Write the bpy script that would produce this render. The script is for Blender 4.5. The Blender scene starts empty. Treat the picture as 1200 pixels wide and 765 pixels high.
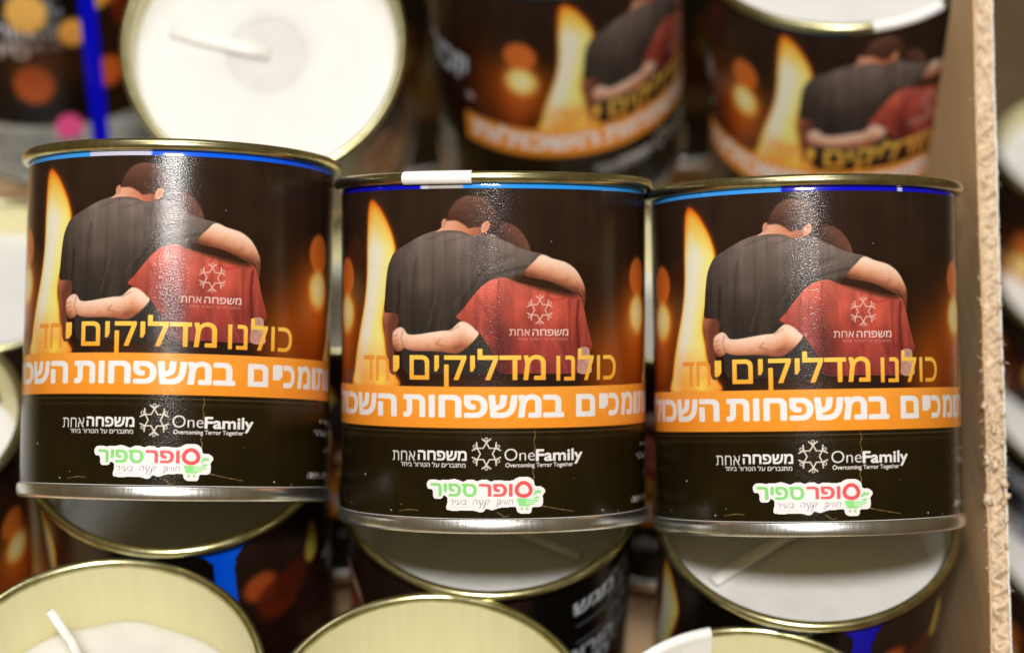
import bpy, math, random
import numpy as np
from mathutils import Matrix, Vector

C = bpy.context.scene
random.seed(7)
RNG = np.random.RandomState(7)

# ---------------------------------------------------------------- camera
PITCH = 41.5                      # degrees below the horizon
CAM_H = 0.5145
F = 2700.0                        # focal length in pixels of a 1200 wide frame
cd = bpy.data.cameras.new("camera")
cd.sensor_fit = 'HORIZONTAL'
cd.sensor_width = 36.0
cd.lens = F / 1200.0 * 36.0
cd.clip_start = 0.01
cd.clip_end = 50
cd.dof.use_dof = True
cd.dof.focus_distance = 0.538
cd.dof.aperture_fstop = 6.3
cd.dof.aperture_blades = 0
cam = bpy.data.objects.new("camera", cd)
C.collection.objects.link(cam)
cam.location = (0, 0, CAM_H)
cam.rotation_euler = (math.radians(90 - PITCH), 0, 0)
C.camera = cam
CAMM = Matrix.Translation((0, 0, CAM_H)) @ Matrix.Rotation(math.radians(90 - PITCH), 4, 'X')

# ---------------------------------------------------------------- light
w = bpy.data.worlds.new("World")
C.world = w
w.use_nodes = True
bg = w.node_tree.nodes["Background"]
bg.inputs[0].default_value = (1.0, 0.72, 0.32, 1)
bg.inputs[1].default_value = 0.115
C.view_settings.view_transform = 'Standard'
C.view_settings.look = 'None'
C.view_settings.exposure = 0.17
C.view_settings.gamma = 1.0
C.view_settings.use_curve_mapping = False


def lamp(name, elev, az, dist, sx, sy, power, col, target=(0, 0.0, -0.56)):
    """area lamp: elev/az in degrees measured from the camera's viewing axis"""
    e, a = math.radians(elev), math.radians(az)
    d = Vector((math.cos(e) * math.sin(a), math.sin(e), math.cos(e) * math.cos(a)))
    t = Vector(target)
    p = CAMM @ (t + d * dist)
    tw = CAMM @ t
    ld = bpy.data.lights.new(name, 'AREA')
    ld.shape = 'RECTANGLE'
    ld.size, ld.size_y = sx, sy
    ld.energy = power
    ld.color = col
    o = bpy.data.objects.new(name, ld)
    C.collection.objects.link(o)
    o.location = p
    o.rotation_euler = (tw - p).to_track_quat('-Z', 'Y').to_euler()
    return o


lamp("ceiling_lamp", 58, -10, 1.5, 1.0, 0.6, 8.5, (1.0, 0.97, 0.93))
lamp("shop_lamp", 15, -2, 1.3, 0.30, 0.12, 16.0, (1.0, 0.965, 0.92))


# ---------------------------------------------------------------- helpers
def newmat(name):
    m = bpy.data.materials.new(name)
    m.use_nodes = True
    nt = m.node_tree
    return m, nt, nt.nodes["Principled BSDF"]


def setp(b, **kw):
    names = dict(color="Base Color", rough="Roughness", metal="Metallic", spec="Specular IOR Level",
                 coat="Coat Weight", coatr="Coat Roughness", aniso="Anisotropic", sss="Subsurface Weight")
    for k, v in kw.items():
        b.inputs[names[k]].default_value = v


def noise_bump(nt, b, scale, strength, dist=0.0005, detail=3.0, stretch=None):
    tc = nt.nodes.new("ShaderNodeTexCoord")
    n = nt.nodes.new("ShaderNodeTexNoise")
    n.inputs["Scale"].default_value = scale
    n.inputs["Detail"].default_value = detail
    if stretch:
        mp = nt.nodes.new("ShaderNodeMapping")
        mp.inputs["Scale"].default_value = stretch
        nt.links.new(tc.outputs["Object"], mp.inputs[0])
        nt.links.new(mp.outputs[0], n.inputs["Vector"])
    else:
        nt.links.new(tc.outputs["Object"], n.inputs["Vector"])
    bp = nt.nodes.new("ShaderNodeBump")
    bp.inputs["Strength"].default_value = strength
    bp.inputs["Distance"].default_value = dist
    nt.links.new(n.outputs["Fac"], bp.inputs["Height"])
    nt.links.new(bp.outputs[0], b.inputs["Normal"])
    return n, bp


def noise_color(nt, b, scale, c0, c1, detail=4.0, lo=0.35, hi=0.65, stretch=None, out="Base Color"):
    tc = nt.nodes.new("ShaderNodeTexCoord")
    n = nt.nodes.new("ShaderNodeTexNoise")
    n.inputs["Scale"].default_value = scale
    n.inputs["Detail"].default_value = detail
    if stretch:
        mp = nt.nodes.new("ShaderNodeMapping")
        mp.inputs["Scale"].default_value = stretch
        nt.links.new(tc.outputs["Object"], mp.inputs[0])
        nt.links.new(mp.outputs[0], n.inputs["Vector"])
    else:
        nt.links.new(tc.outputs["Object"], n.inputs["Vector"])
    r = nt.nodes.new("ShaderNodeValToRGB")
    r.color_ramp.elements[0].position = lo
    r.color_ramp.elements[0].color = c0
    r.color_ramp.elements[1].position = hi
    r.color_ramp.elements[1].color = c1
    nt.links.new(n.outputs["Fac"], r.inputs[0])
    nt.links.new(r.outputs[0], b.inputs[out])
    return n, r


def lin(c):
    c = np.asarray(c, dtype=np.float64)
    return np.where(c <= 0.04045, c / 12.92, ((c + 0.055) / 1.055) ** 2.4)


def S(r, g, b):
    v = lin(np.array([r, g, b]) / 255.0)
    return (float(v[0]), float(v[1]), float(v[2]), 1.0)


def mesh_from(name, verts, faces, mat=None, smooth=True):
    me = bpy.data.meshes.new(name)
    me.from_pydata([tuple(v) for v in verts], [], faces)
    if smooth:
        me.polygons.foreach_set("use_smooth", [True] * len(me.polygons))
    if mat:
        me.materials.append(mat)
    me.update()
    return me


def grid_mesh(name, P, mat, closed=False, colors=None, keep=None):
    """P: (rows, cols, 3) array -> quad mesh with an optional colour per vertex"""
    R_, K_ = P.shape[:2]
    me = bpy.data.meshes.new(name)
    idx = np.arange(R_ * K_).reshape(R_, K_)
    if closed:
        nx = np.roll(idx, -1, axis=1)
        a, b_, c, d = idx[:-1], nx[:-1], nx[1:], idx[1:]
    else:
        a, b_, c, d = idx[:-1, :-1], idx[:-1, 1:], idx[1:, 1:], idx[1:, :-1]
    q = np.stack([a.ravel(), b_.ravel(), c.ravel(), d.ravel()], axis=1)
    if keep is not None:
        q = q[keep.ravel()]
        used = np.unique(q)
        remap = -np.ones(R_ * K_, dtype=np.int64)
        remap[used] = np.arange(len(used))
        q = remap[q]
        Pv = P.reshape(-1, 3)[used]
        cv = colors.reshape(-1, 3)[used] if colors is not None else None
    else:
        Pv = P.reshape(-1, 3)
        cv = colors.reshape(-1, 3) if colors is not None else None
    nv, nf = len(Pv), len(q)
    me.vertices.add(nv)
    me.vertices.foreach_set("co", Pv.astype(np.float32).ravel())
    me.loops.add(nf * 4)
    me.loops.foreach_set("vertex_index", q.astype(np.int32).ravel())
    me.polygons.add(nf)
    me.polygons.foreach_set("loop_start", (np.arange(nf) * 4).astype(np.int32))
    me.polygons.foreach_set("use_smooth", np.ones(nf, dtype=bool))
    me.update(calc_edges=True)
    me.validate()
    if cv is not None:
        at = me.color_attributes.new("print", 'FLOAT_COLOR', 'POINT')
        full = np.ones((nv, 4), dtype=np.float32)
        full[:, :3] = cv
        at.data.foreach_set("color", full.ravel())
    me.materials.append(mat)
    return me


def lathe(name, prof, mat, n=160):
    """prof: list of (r, z), turned about z"""
    th = np.linspace(0, 2 * math.pi, n, endpoint=False)
    pr = np.array(prof, dtype=float)
    P = np.zeros((len(pr), n, 3))
    P[:, :, 0] = pr[:, 0:1] * np.cos(th)[None]
    P[:, :, 1] = pr[:, 0:1] * np.sin(th)[None]
    P[:, :, 2] = pr[:, 1:2]
    return grid_mesh(name, P, mat, closed=True)


def link(name, data, parent=None):
    o = bpy.data.objects.new(name, data)
    C.collection.objects.link(o)
    if parent is not None:
        o.parent = parent
    return o


# ---------------------------------------------------------------- can size and pose
RB = 0.0375          # tin body radius
RL = 0.0377          # label radius
H_BASE = 0.0035      # top of the base bead
H0, H1 = 0.0036, 0.0803   # label, from and to
H_RIM = 0.0816
H_TOP = 0.0843


def pose(px, py, depth, tilt, roll, spin, zref):
    """world matrix of a can whose axis point at height zref projects to photo pixel px, py at that depth.
    tilt: degrees the top leans towards the viewer from the image plane"""
    c = Vector(((px - 600) / F * depth, -(py - 382.5) / F * depth, -depth))
    B = Matrix(((1, 0, 0, 0), (0, 0, 1, 0), (0, -1, 0, 0), (0, 0, 0, 1)))
    M = (Matrix.Translation(c) @ Matrix.Rotation(math.radians(roll), 4, 'Z') @
         Matrix.Rotation(math.radians(tilt), 4, 'X') @ B @ Matrix.Rotation(math.radians(spin), 4, 'Z') @
         Matrix.Translation((0, 0, -zref)))
    return CAMM @ M


ZMID = H_TOP / 2
POSE2 = pose(578.3, 409.5, 0.573, 0.5, 0.0, 0.0, ZMID)
_inv2 = np.array((CAMM.inverted() @ POSE2).inverted())


def unproj(x, y):
    """photo pixel on the middle front can -> (theta in degrees, height) on its label"""
    d = np.array([x - 600, -(y - 382.5), -F])
    o = _inv2[:3, 3]
    v = _inv2[:3, :3] @ d
    a = v[0] ** 2 + v[1] ** 2
    b = 2 * (o[0] * v[0] + o[1] * v[1])
    c = o[0] ** 2 + o[1] ** 2 - RL ** 2
    disc = b * b - 4 * a * c
    t = (-b - math.sqrt(max(disc, 0))) / (2 * a)
    p = o + t * v
    return math.degrees(math.atan2(p[0], -p[1])), p[2]


# ---------------------------------------------------------------- the printed label (drawn as colours per vertex)
DT = 0.2
NC = int(360 / DT)
NR = 620
DH = (H1 - H0) / (NR - 1)
TH = -180 + DT * np.arange(NC)
HH = H1 - DH * np.arange(NR)
SS = 3


def toimg(th, h):
    return (th + 180) / DT, (H1 - h) / DH


def pimg(pts):
    return np.array([toimg(*unproj(x, y)) for x, y in pts])


def smooth_poly(P, n=6):
    P = np.asarray(P, float)
    out = []
    N = len(P)
    for i in range(N):
        p0, p1, p2, p3 = P[i - 1], P[i], P[(i + 1) % N], P[(i + 2) % N]
        for k in range(n):
            t = k / n
            out.append(0.5 * ((2 * p1) + (-p0 + p2) * t + (2 * p0 - 5 * p1 + 4 * p2 - p3) * t * t +
                              (-p0 + 3 * p1 - 3 * p2 + p3) * t ** 3))
    return np.array(out)


def box_down(m):
    h, w_ = m.shape
    return m.reshape(h // SS, SS, w_ // SS, SS).mean(axis=(1, 3))


def fill(P):
    """anti-aliased even-odd polygon mask on the whole label grid"""
    M = np.zeros((NR, NC))
    P = np.asarray(P, float)
    x0, x1 = int(max(0, math.floor(P[:, 0].min()))), int(min(NC, math.ceil(P[:, 0].max()) + 1))
    y0, y1 = int(max(0, math.floor(P[:, 1].min()))), int(min(NR, math.ceil(P[:, 1].max()) + 1))
    if x1 <= x0 or y1 <= y0:
        return M
    W_, H_ = (x1 - x0) * SS, (y1 - y0) * SS
    hi = np.zeros((H_, W_), dtype=np.float32)
    Q = np.roll(P, -1, axis=0)
    xs = x0 + (np.arange(W_) + 0.5) / SS - 0.5
    for r in range(H_):
        yy = y0 + (r + 0.5) / SS - 0.5
        c = (P[:, 1] <= yy) != (Q[:, 1] <= yy)
        if not c.any():
            continue
        a, b = P[c], Q[c]
        xc = np.sort(a[:, 0] + (yy - a[:, 1]) / (b[:, 1] - a[:, 1]) * (b[:, 0] - a[:, 0]))
        hi[r] = np.searchsorted(xc, xs) % 2
    M[y0:y1, x0:x1] = box_down(hi)
    return M


def blur1(M, s, axis):
    if s <= 0:
        return M
    r = int(max(1, round(3 * s)))
    k = np.exp(-0.5 * (np.arange(-r, r + 1) / s) ** 2)
    k /= k.sum()
    pad = [(0, 0), (0, 0)]
    pad[axis] = (r, r)
    A = np.pad(M, pad, mode='edge')
    out = np.zeros_like(M)
    n = M.shape[axis]
    for i, kv in enumerate(k):
        out += kv * (A[i:i + n] if axis == 0 else A[:, i:i + n])
    return out


def blur(M, s):
    return blur1(blur1(M, s, 0), s, 1)


def vnoise(cx, cy, seed):
    """smooth noise, cell size in label pixels, range about 0..1"""
    r = np.random.RandomState(seed)
    gx, gy = int(NC / cx) + 3, int(NR / cy) + 3
    g = r.rand(gy, gx)
    u = np.arange(NC) / cx
    v = np.arange(NR) / cy
    iu, iv = u.astype(int), v.astype(int)
    fu, fv = u - iu, v - iv
    fu = fu * fu * (3 - 2 * fu)
    fv = fv * fv * (3 - 2 * fv)
    a = g[iv][:, iu] * (1 - fu) + g[iv][:, iu + 1] * fu
    b = g[iv + 1][:, iu] * (1 - fu) + g[iv + 1][:, iu + 1] * fu
    return a * (1 - fv)[:, None] + b * fv[:, None]


def c3(r, g, b):
    return np.array([r, g, b]) / 255.0


IMG = np.zeros((NR, NC, 3))
STK = np.zeros((NR, NC, 3))
STA = np.zeros((NR, NC))


def put(M, col, img=None):
    img = IMG if img is None else img
    col = np.asarray(col)
    img[:] = img * (1 - M[..., None]) + col * M[..., None]


def ramp(t, stops):
    """t array, stops [(pos, (r,g,b))] -> colours"""
    ps = [s[0] for s in stops]
    return np.stack([np.interp(t, ps, [s[1][k] / 255.0 for s in stops]) for k in range(3)], axis=-1)


# text glyphs from Blender's built-in font
def glyph_outlines(s):
    """closed outlines (lists of 2-D points) of a line of text"""
    cu = bpy.data.curves.new("glyphs", "FONT")
    cu.body = s
    o = bpy.data.objects.new("glyphs", cu)
    C.collection.objects.link(o)
    dg = bpy.context.evaluated_depsgraph_get()
    c2 = o.evaluated_get(dg).to_curve(dg)
    out = []
    for sp in c2.splines:
        bp = sp.bezier_points
        pts = []
        for i in range(len(bp)):
            p, q = bp[i], bp[(i + 1) % len(bp)]
            A_, B_, C_, D_ = (np.array(v[:2]) for v in (p.co, p.handle_right, q.handle_left, q.co))
            for k in range(6):
                t = k / 6
                pts.append(A_ * (1 - t) ** 3 + 3 * B_ * t * (1 - t) ** 2 + 3 * C_ * t * t * (1 - t) + D_ * t ** 3)
        if len(pts) > 2:
            out.append(np.array(pts))
    o.evaluated_get(dg).to_curve_clear()
    bpy.data.objects.remove(o)
    bpy.data.curves.remove(cu)
    return out


def dilate(hi, rx, ry):
    n = max(12, int(3 * max(rx, ry)))
    out = hi.copy()
    H_, W_ = hi.shape
    for f in (1.0, 0.55):
        for k in range(n):
            dx = int(round(rx * f * math.cos(2 * math.pi * k / n)))
            dy = int(round(ry * f * math.sin(2 * math.pi * k / n)))
            ys0, ys1 = max(0, dy), min(H_, H_ + dy)
            xs0, xs1 = max(0, dx), min(W_, W_ + dx)
            out[ys0:ys1, xs0:xs1] |= hi[ys0 - dy:ys1 - dy, xs0 - dx:xs1 - dx]
    return out


def outline_mask(polys, rx=0.0, ry=0.0):
    """non-zero winding fill of outlines given in label pixels, grown (or shrunk) by rx, ry pixels"""
    M = np.zeros((NR, NC))
    allp = np.concatenate(polys)
    g = 2 + int(max(abs(rx), abs(ry)))
    x0, x1 = int(math.floor(allp[:, 0].min())) - g, int(math.ceil(allp[:, 0].max())) + g + 1
    y0, y1 = int(math.floor(allp[:, 1].min())) - g, int(math.ceil(allp[:, 1].max())) + g + 1
    s = 4
    W_, H_ = (x1 - x0) * s, (y1 - y0) * s
    wind = np.zeros((H_, W_ + 1), dtype=np.int32)
    for P in polys:
        Q = np.roll(P, -1, axis=0)
        A_ = (P - np.array([x0, y0]) + 0.5) * s
        B_ = (Q - np.array([x0, y0]) + 0.5) * s
        for (ax, ay), (bx, by) in zip(A_, B_):
            if ay == by:
                continue
            sg = 1 if by > ay else -1
            lo, hi_ = (ay, by) if sg > 0 else (by, ay)
            r0, r1 = int(math.ceil(lo - 0.5)), int(math.ceil(hi_ - 0.5))
            for r in range(max(0, r0), min(H_, r1)):
                x = ax + (r + 0.5 - ay) / (by - ay) * (bx - ax)
                wind[r, min(W_, max(0, int(math.ceil(x - 0.5))))] += sg
    hi = np.cumsum(wind, axis=1)[:, :W_] != 0
    if rx > 0:
        hi = dilate(hi, rx * s, ry * s)
    elif rx < 0:
        hi = ~dilate(~hi, -rx * s, -ry * s)
    m = hi.reshape(y1 - y0, s, x1 - x0, s).mean(axis=(1, 3))
    cx0, cx1, cy0, cy1 = max(0, x0), min(NC, x1), max(0, y0), min(NR, y1)
    if cx1 > cx0 and cy1 > cy0:
        M[cy0:cy1, cx0:cx1] = m[cy0 - y0:cy1 - y0, cx0 - x0:cx1 - x0]
    return M


def word_mask(s, t0, t1, hb, ht, bold=0.0, heb=True, cap=None, shear=0.0):
    """text between angles t0..t1, with body height hb..ht (cap = glyph units of that body height)"""
    polys = glyph_outlines(s[::-1] if heb else s)
    cap = cap or (0.592 if heb else 0.69)
    b = max(bold, 0)
    xs = np.concatenate([p[:, 0] + shear * p[:, 1] for p in polys])
    xa, xb = xs.min() - b, xs.max() + b
    kx = (t1 - t0) / (xb - xa)
    kh = (ht - hb) / (cap + 2 * b)
    out = []
    for p in polys:
        th = t0 + (p[:, 0] + shear * p[:, 1] - xa) * kx
        h = hb + (p[:, 1] + b) * kh
        iu, iv = toimg(th, h)
        out.append(np.stack([iu, iv], axis=1))
    return outline_mask(out, bold * kx / DT, bold * kh / DH)


def word_px(s, xl, xr, yb, yt, bold=0.0, heb=True, cap=None, shear=0.0, ymid=None):
    """the same, with the box given as photo pixels on the middle front can"""
    ym = (yb + yt) / 2
    t0, _ = unproj(xl, ym)
    t1, _ = unproj(xr, ym)
    xc = (xl + xr) / 2
    _, hb = unproj(xc, yb)
    _, ht = unproj(xc, yt)
    return word_mask(s, t0, t1, hb, ht, bold, heb, cap, shear)


def stroke(pts, wd):
    """polyline mask in image pixels, width wd"""
    M = np.zeros((NR, NC))
    P = np.asarray(pts, float)
    x0, x1 = int(max(0, P[:, 0].min() - wd - 2)), int(min(NC, P[:, 0].max() + wd + 3))
    y0, y1 = int(max(0, P[:, 1].min() - wd - 2)), int(min(NR, P[:, 1].max() + wd + 3))
    if x1 <= x0 or y1 <= y0:
        return M
    X, Y = np.meshgrid(np.arange(x0, x1), np.arange(y0, y1))
    best = np.full(X.shape, 1e9)
    for a, b in zip(P[:-1], P[1:]):
        d = b - a
        L = max(1e-9, (d ** 2).sum())
        t = np.clip(((X - a[0]) * d[0] + (Y - a[1]) * d[1]) / L, 0, 1)
        best = np.minimum(best, np.hypot(X - a[0] - t * d[0], Y - a[1] - t * d[1]))
    M[y0:y1, x0:x1] = np.clip(wd / 2 + 0.5 - best, 0, 1)
    return M


def stroke_px(pts, wpx):
    return stroke(pimg(pts), wpx * 1.6)


def lum(M, col, k=1.0):
    put(np.clip(M * k, 0, 1), col)


TT, HG = np.meshgrid(TH, HH)


def hpx(y):
    return unproj(578, y)[1]


def disc(t, h, r, soft):
    """round light spot: centre angle, height, radius in metres"""
    d = np.hypot((TT - t) * math.pi / 180 * RL, HG - h)
    return np.clip((r - d) / soft + 0.5, 0, 1)


# photo pixel row / column fields for gradients
YP = np.interp(HG, [H0, H1], [606.0, 219.0])
XP = 578.5 + 176.5 * np.sin(np.radians(np.clip(TT, -90, 90)))


def paint_label():
    n1, n2, n3 = vnoise(60, 40, 1), vnoise(14, 160, 2), vnoise(7, 9, 3)
    # night background, warm towards the lower part of the picture
    base = ramp(YP, [(219, (50, 35, 26)), (300, (42, 28, 20)), (380, (40, 22, 13)), (452, (46, 22, 12)), (500, (34, 25, 9)), (606, (33, 26, 7))])
    IMG[:] = base * (0.92 + 0.16 * n1[..., None])
    # faint vertical drapes
    IMG[:] *= (0.93 + 0.16 * n2[..., None])
    # warm glows low in the picture
    for (t, y, rt, ry, col, k) in [(48, 425, 12, 55, (165, 78, 14), 0.85), (62, 440, 14, 70, (150, 62, 14), 0.7), (-76, 420, 9, 55, (150, 52, 10), 0.75),
                                   (0, 446, 16, 9, (190, 100, 45), 0.55), (-14, 446, 12, 8, (200, 110, 50), 0.5), (-88, 400, 9, 80, (120, 48, 12), 0.7),
                                   (84, 420, 10, 60, (130, 60, 14), 0.6), (102, 420, 8, 60, (110, 45, 14), 0.5)]:
        g = np.exp(-((TT - t) / rt) ** 2 - ((YP - y) / ry) ** 2)
        put(np.clip(g * k, 0, 1) * (YP < 455), c3(*col))

    # round out-of-focus lights
    for t in (-70, 68):
        put(blur(disc(t, hpx(323), 0.0048, 0.0005), 3) * 0.9, c3(232, 122, 52))
        put(np.exp(-(np.hypot((TT - t) * math.pi / 180 * RL, HG - hpx(372)) / 0.0085) ** 2) * 0.7, c3(235, 120, 30))
        put(np.exp(-(np.hypot((TT - t) * math.pi / 180 * RL, (HG - hpx(395)) * 0.6) / 0.006) ** 2) * 0.6, c3(225, 105, 25))
        m = blur(disc(t, hpx(368), 0.0050, 0.0008), 6)
        r = np.hypot((TT - t) * math.pi / 180 * RL, HG - hpx(366)) / 0.0052
        put(m, ramp(r, [(0, (255, 250, 205)), (0.6, (255, 232, 140)), (1.1, (250, 165, 60))]))

    # candle flames: the big one left of the two people and the same one again at the right
    fl = [(436.4, 234.5), (432.5, 241), (431, 258), (430.4, 290), (430, 326), (427, 357.5), (422, 386), (418, 413), (416.2, 432), (415.3, 452),
          (464, 453), (463, 440), (457.5, 430), (453, 414.5), (451.5, 398), (449, 373), (458, 330), (463.5, 296), (461, 279), (455.4, 263), (446, 244.5)]
    FP = smooth_poly(pimg(fl), 5)
    for sh in (0, 138):
        P = FP + np.array([sh / DT, 0])
        m = fill(P)
        m[YP > 453] = 0
        soft = blur(m, 2.2)
        inner = blur(m, 9)
        x = (TT - sh)
        # left edge / right edge angle for each row
        put(blur(m, 7) * 0.75, c3(205, 82, 14))
        d = np.clip((inner - 0.42) / 0.58, 0, 1)
        edge = ramp(d, [(0, (250, 132, 26)), (0.3, (255, 196, 62)), (0.65, (255, 236, 118)), (1, (253, 244, 150))])
        tip = np.clip((YP - 236) / 55, 0, 1)[..., None]
        edge = edge * tip + ramp(d, [(0, (246, 108, 22)), (0.5, (252, 150, 40)), (1, (254, 196, 70))]) * (1 - tip)
        put(soft, edge)
        # pale core, leaning down to the left
        core = []
        for y, x0, x1 in [(262, 433.6, 440), (285, 431.6, 449), (310, 431.2, 447), (345, 429, 442), (380, 425, 436), (415, 420, 430), (445, 417.5, 424)]:
            core.append((y, unproj(x0, y)[0], unproj(x1, y)[0]))
        ys = [c[0] for c in core]
        a = np.interp(YP, ys, [c[1] for c in core])
        b = np.interp(YP, ys, [c[2] for c in core])
        mid, hw = (a + b) / 2, (b - a) / 2 + 0.5
        g = np.exp(-((x - mid) / hw) ** 2 * 1.1) * np.clip((YP - 252) / 40, 0, 1) * np.clip((470 - YP) / 60, 0, 1) * soft
        put(np.clip(g * 1.25, 0, 1) * 0.97, c3(252, 248, 226))
        # orange lower right
        g = np.clip((YP - 395) / 45, 0, 1) * np.clip((x - (-66 + (YP - 395) * 0.05)) / 8, 0, 1) * soft
        put(g * 0.75, c3(250, 160, 62))
        g = np.exp(-((x + 45) / 3.0) ** 2 - ((YP - 445) / 9) ** 2) * soft
        put(g, c3(255, 225, 90))

    # ---- the two people seen from behind
    folds = vnoise(6, 90, 11) * 0.4 + vnoise(15, 130, 12) * 0.25 + vnoise(34, 26, 14) * 0.35
    weave = 0.96 + 0.08 * vnoise(1.6, 1.6, 13)
    skin = [(0, (116, 66, 46)), (0.22, (172, 108, 78)), (0.5, (220, 156, 122)), (0.78, (242, 194, 166)), (1, (252, 218, 196))]
    mott = 0.5 * vnoise(11, 11, 41) + 0.5 * vnoise(4, 4, 42)
    jeans = fill(pimg([(474, 430), (680, 430), (678, 453), (470, 453)]))
    put(blur(jeans, 4) * 0.8, c3(40, 28, 24))
    # hanging arm of the taller one
    arm0 = fill(smooth_poly(pimg([(451, 360), (466, 362), (466, 383), (461, 396), (462, 414), (464, 436), (457.5, 437), (454, 420), (452.4, 405), (451, 392)]), 5))
    put(arm0, ramp((XP - 450) / 16 + 0.2 * n1 - np.clip((380 - YP) / 40, 0, 0.6), [(0, (196, 118, 86)), (0.5, (176, 104, 78)), (1, (110, 62, 46))]))
    # dark T-shirt
    sh = pimg([(510, 270.5), (518, 270), (530, 270), (543, 272), (549, 275), (560, 275.5), (571, 273.5), (583, 276.5), (597, 283), (612, 290.5), (624, 295), (635.5, 298.2),
               (627, 306), (620, 314), (613, 323), (606, 330), (600, 360), (585, 400), (578, 437), (520, 438), (476, 437), (470, 405), (468, 383), (465.7, 369),
               (464.5, 367.5), (457, 366.5), (450.2, 364.5), (451, 350), (452.4, 330), (454.5, 314), (458.4, 302.6), (463.5, 294.5), (478, 285), (494, 276)])
    m = fill(smooth_poly(sh, 4))
    col = ramp(YP, [(270, (124, 108, 102)), (290, (110, 96, 90)), (315, (88, 76, 70)), (345, (68, 58, 52)), (385, (54, 47, 42)), (437, (50, 42, 40))])
    sd = np.clip((XP - 450) / 30, 0, 1)
    col = col * (0.62 + 0.38 * sd[..., None])
    col *= (0.76 + 0.48 * folds[..., None]) * weave[..., None]
    put(m, col)
    # sleeve seam, folds and hem lines
    for pts, wd, colr, k in [([(561, 277), (559, 290), (560, 304), (566, 318)], 1.2, (60, 50, 46), 0.8), ([(618, 312), (590, 318), (573, 324)], 3.0, (62, 58, 50), 0.7),
                             ([(606, 304), (580, 312), (568, 320)], 2.4, (128, 116, 106), 0.45), ([(600, 299), (578, 306)], 2.2, (66, 58, 52), 0.55),
                             ([(622, 309), (628, 303), (633, 298.5)], 1.4, (70, 62, 58), 0.8), ([(455, 361), (463, 363.5)], 1.0, (74, 64, 60), 0.7),
                             ([(468, 330), (467.5, 350), (466, 368)], 2.0, (34, 26, 22), 0.8), ([(515, 325), (509, 355), (502, 383)], 1.6, (104, 92, 84), 0.5),
                             ([(523, 315), (520, 350), (513, 384)], 1.4, (92, 82, 74), 0.4), ([(488, 300), (484, 340), (483, 386)], 2.0, (48, 40, 34), 0.5),
                             ([(556, 322), (546, 340), (532, 358)], 3.0, (88, 80, 70), 0.4), ([(563, 320), (552, 338), (541, 352)], 3.5, (44, 40, 32), 0.5),
                             ([(500, 281), (512, 277), (522, 273.5)], 1.6, (82, 70, 66), 0.6), ([(519, 284), (535, 280), (546, 277)], 2.0, (90, 78, 74), 0.5),
                             ([(512, 271.5), (528, 271), (543, 273.2), (550, 276)], 1.3, (72, 60, 56), 0.9)]:
        put(blur(stroke_px(pts, wd), 1.6) * k * m, c3(*colr))
    put(blur(fill(smooth_poly(pimg([(575, 328), (560, 340), (545, 362), (536, 373), (528, 385), (540, 388), (566, 392), (580, 420), (592, 437), (610, 437), (600, 360), (606, 332)]), 4)), 5) * 0.55 * m, c3(34, 29, 24))
    # collar, neck and ears
    neck = fill(smooth_poly(pimg([(511, 271.5), (517, 267), (521, 261), (527, 256), (560, 257), (566, 266), (566, 273.5), (557, 275.5), (549, 274.6), (542, 271.5), (530, 269.8), (519, 270.4)]), 4))
    put(neck, ramp((XP - 512) / 55, [(0, (226, 176, 152)), (0.4, (222, 162, 132)), (0.75, (196, 118, 84)), (1, (150, 84, 58))]))
    ear = fill(smooth_poly(pimg([(517.5, 266), (517.6, 260), (520, 256.5), (523, 257), (523, 263), (520, 267)]), 5))
    put(ear, c3(206, 142, 116))
    # the shorter head
    hd = fill(smooth_poly(pimg([(584, 264), (590, 261.6), (597, 262), (606.7, 267.3), (615, 277), (619.8, 287), (621, 293.5), (611.7, 291.5), (597, 284.5), (583, 278), (580, 270)]), 5))
    hair = 0.7 + 0.6 * vnoise(3, 3, 21) * vnoise(9, 9, 22)
    cl = ramp((XP - 580) / 42 + (262 - YP) / 60, [(0, (66, 42, 34)), (0.35, (98, 64, 52)), (0.7, (108, 70, 56)), (1, (74, 48, 36))])
    put(blur(hd, 0.8), cl * (0.75 + 0.35 * hair[..., None]))
    # the taller head
    hd = fill(smooth_poly(pimg([(522.6, 258.5), (524, 254), (527, 246), (533.5, 236.8), (542.5, 231), (554, 229.2), (566, 231.5), (575.6, 239), (582, 249), (585.5, 260), (585, 268),
                                (580, 272.5), (573, 273), (566, 268), (558, 266), (549.5, 267.6), (544, 263.6), (535, 258.8), (528, 258.6)]), 5))
    cl = ramp((YP - 229) / 42, [(0, (112, 76, 62)), (0.25, (92, 60, 48)), (0.7, (70, 44, 34)), (1, (58, 36, 28))])
    rimk = np.clip((XP - 552) / 34, 0, 1)[..., None]
    put(blur(hd, 0.9), cl * (0.72 + 0.4 * hair[..., None]) * (1 - 0.12 * rimk))
    ear = fill(smooth_poly(pimg([(563.6, 271.5), (564.4, 264.5), (568, 260), (572, 259.2), (574.2, 262.5), (572.5, 268.5), (569, 272.3)]), 5))
    put(ear, ramp((XP - 563) / 11, [(0, (186, 112, 82)), (0.6, (232, 160, 126)), (1, (214, 140, 108))]))
    put(blur(stroke_px([(567.5, 269.5), (568.5, 265), (571, 262.5)], 1.2), 0.6) * 0.7, c3(150, 80, 58))
    # red T-shirt
    rp = pimg([(534.6, 371), (542.5, 362), (555, 346), (565, 335), (575, 328.5), (588, 325), (597, 327), (606, 330.5), (620, 333.5), (640, 338), (663, 343), (677, 344.5),
               (683, 355), (687, 375), (690.5, 389), (694.3, 406.8), (687, 409.5), (679, 410), (678, 424), (677.5, 437), (630, 437.5), (587, 437), (580, 420), (572, 405),
               (566.5, 397), (561, 389), (550, 380), (540, 375)])
    m = fill(smooth_poly(rp, 4))
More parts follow.
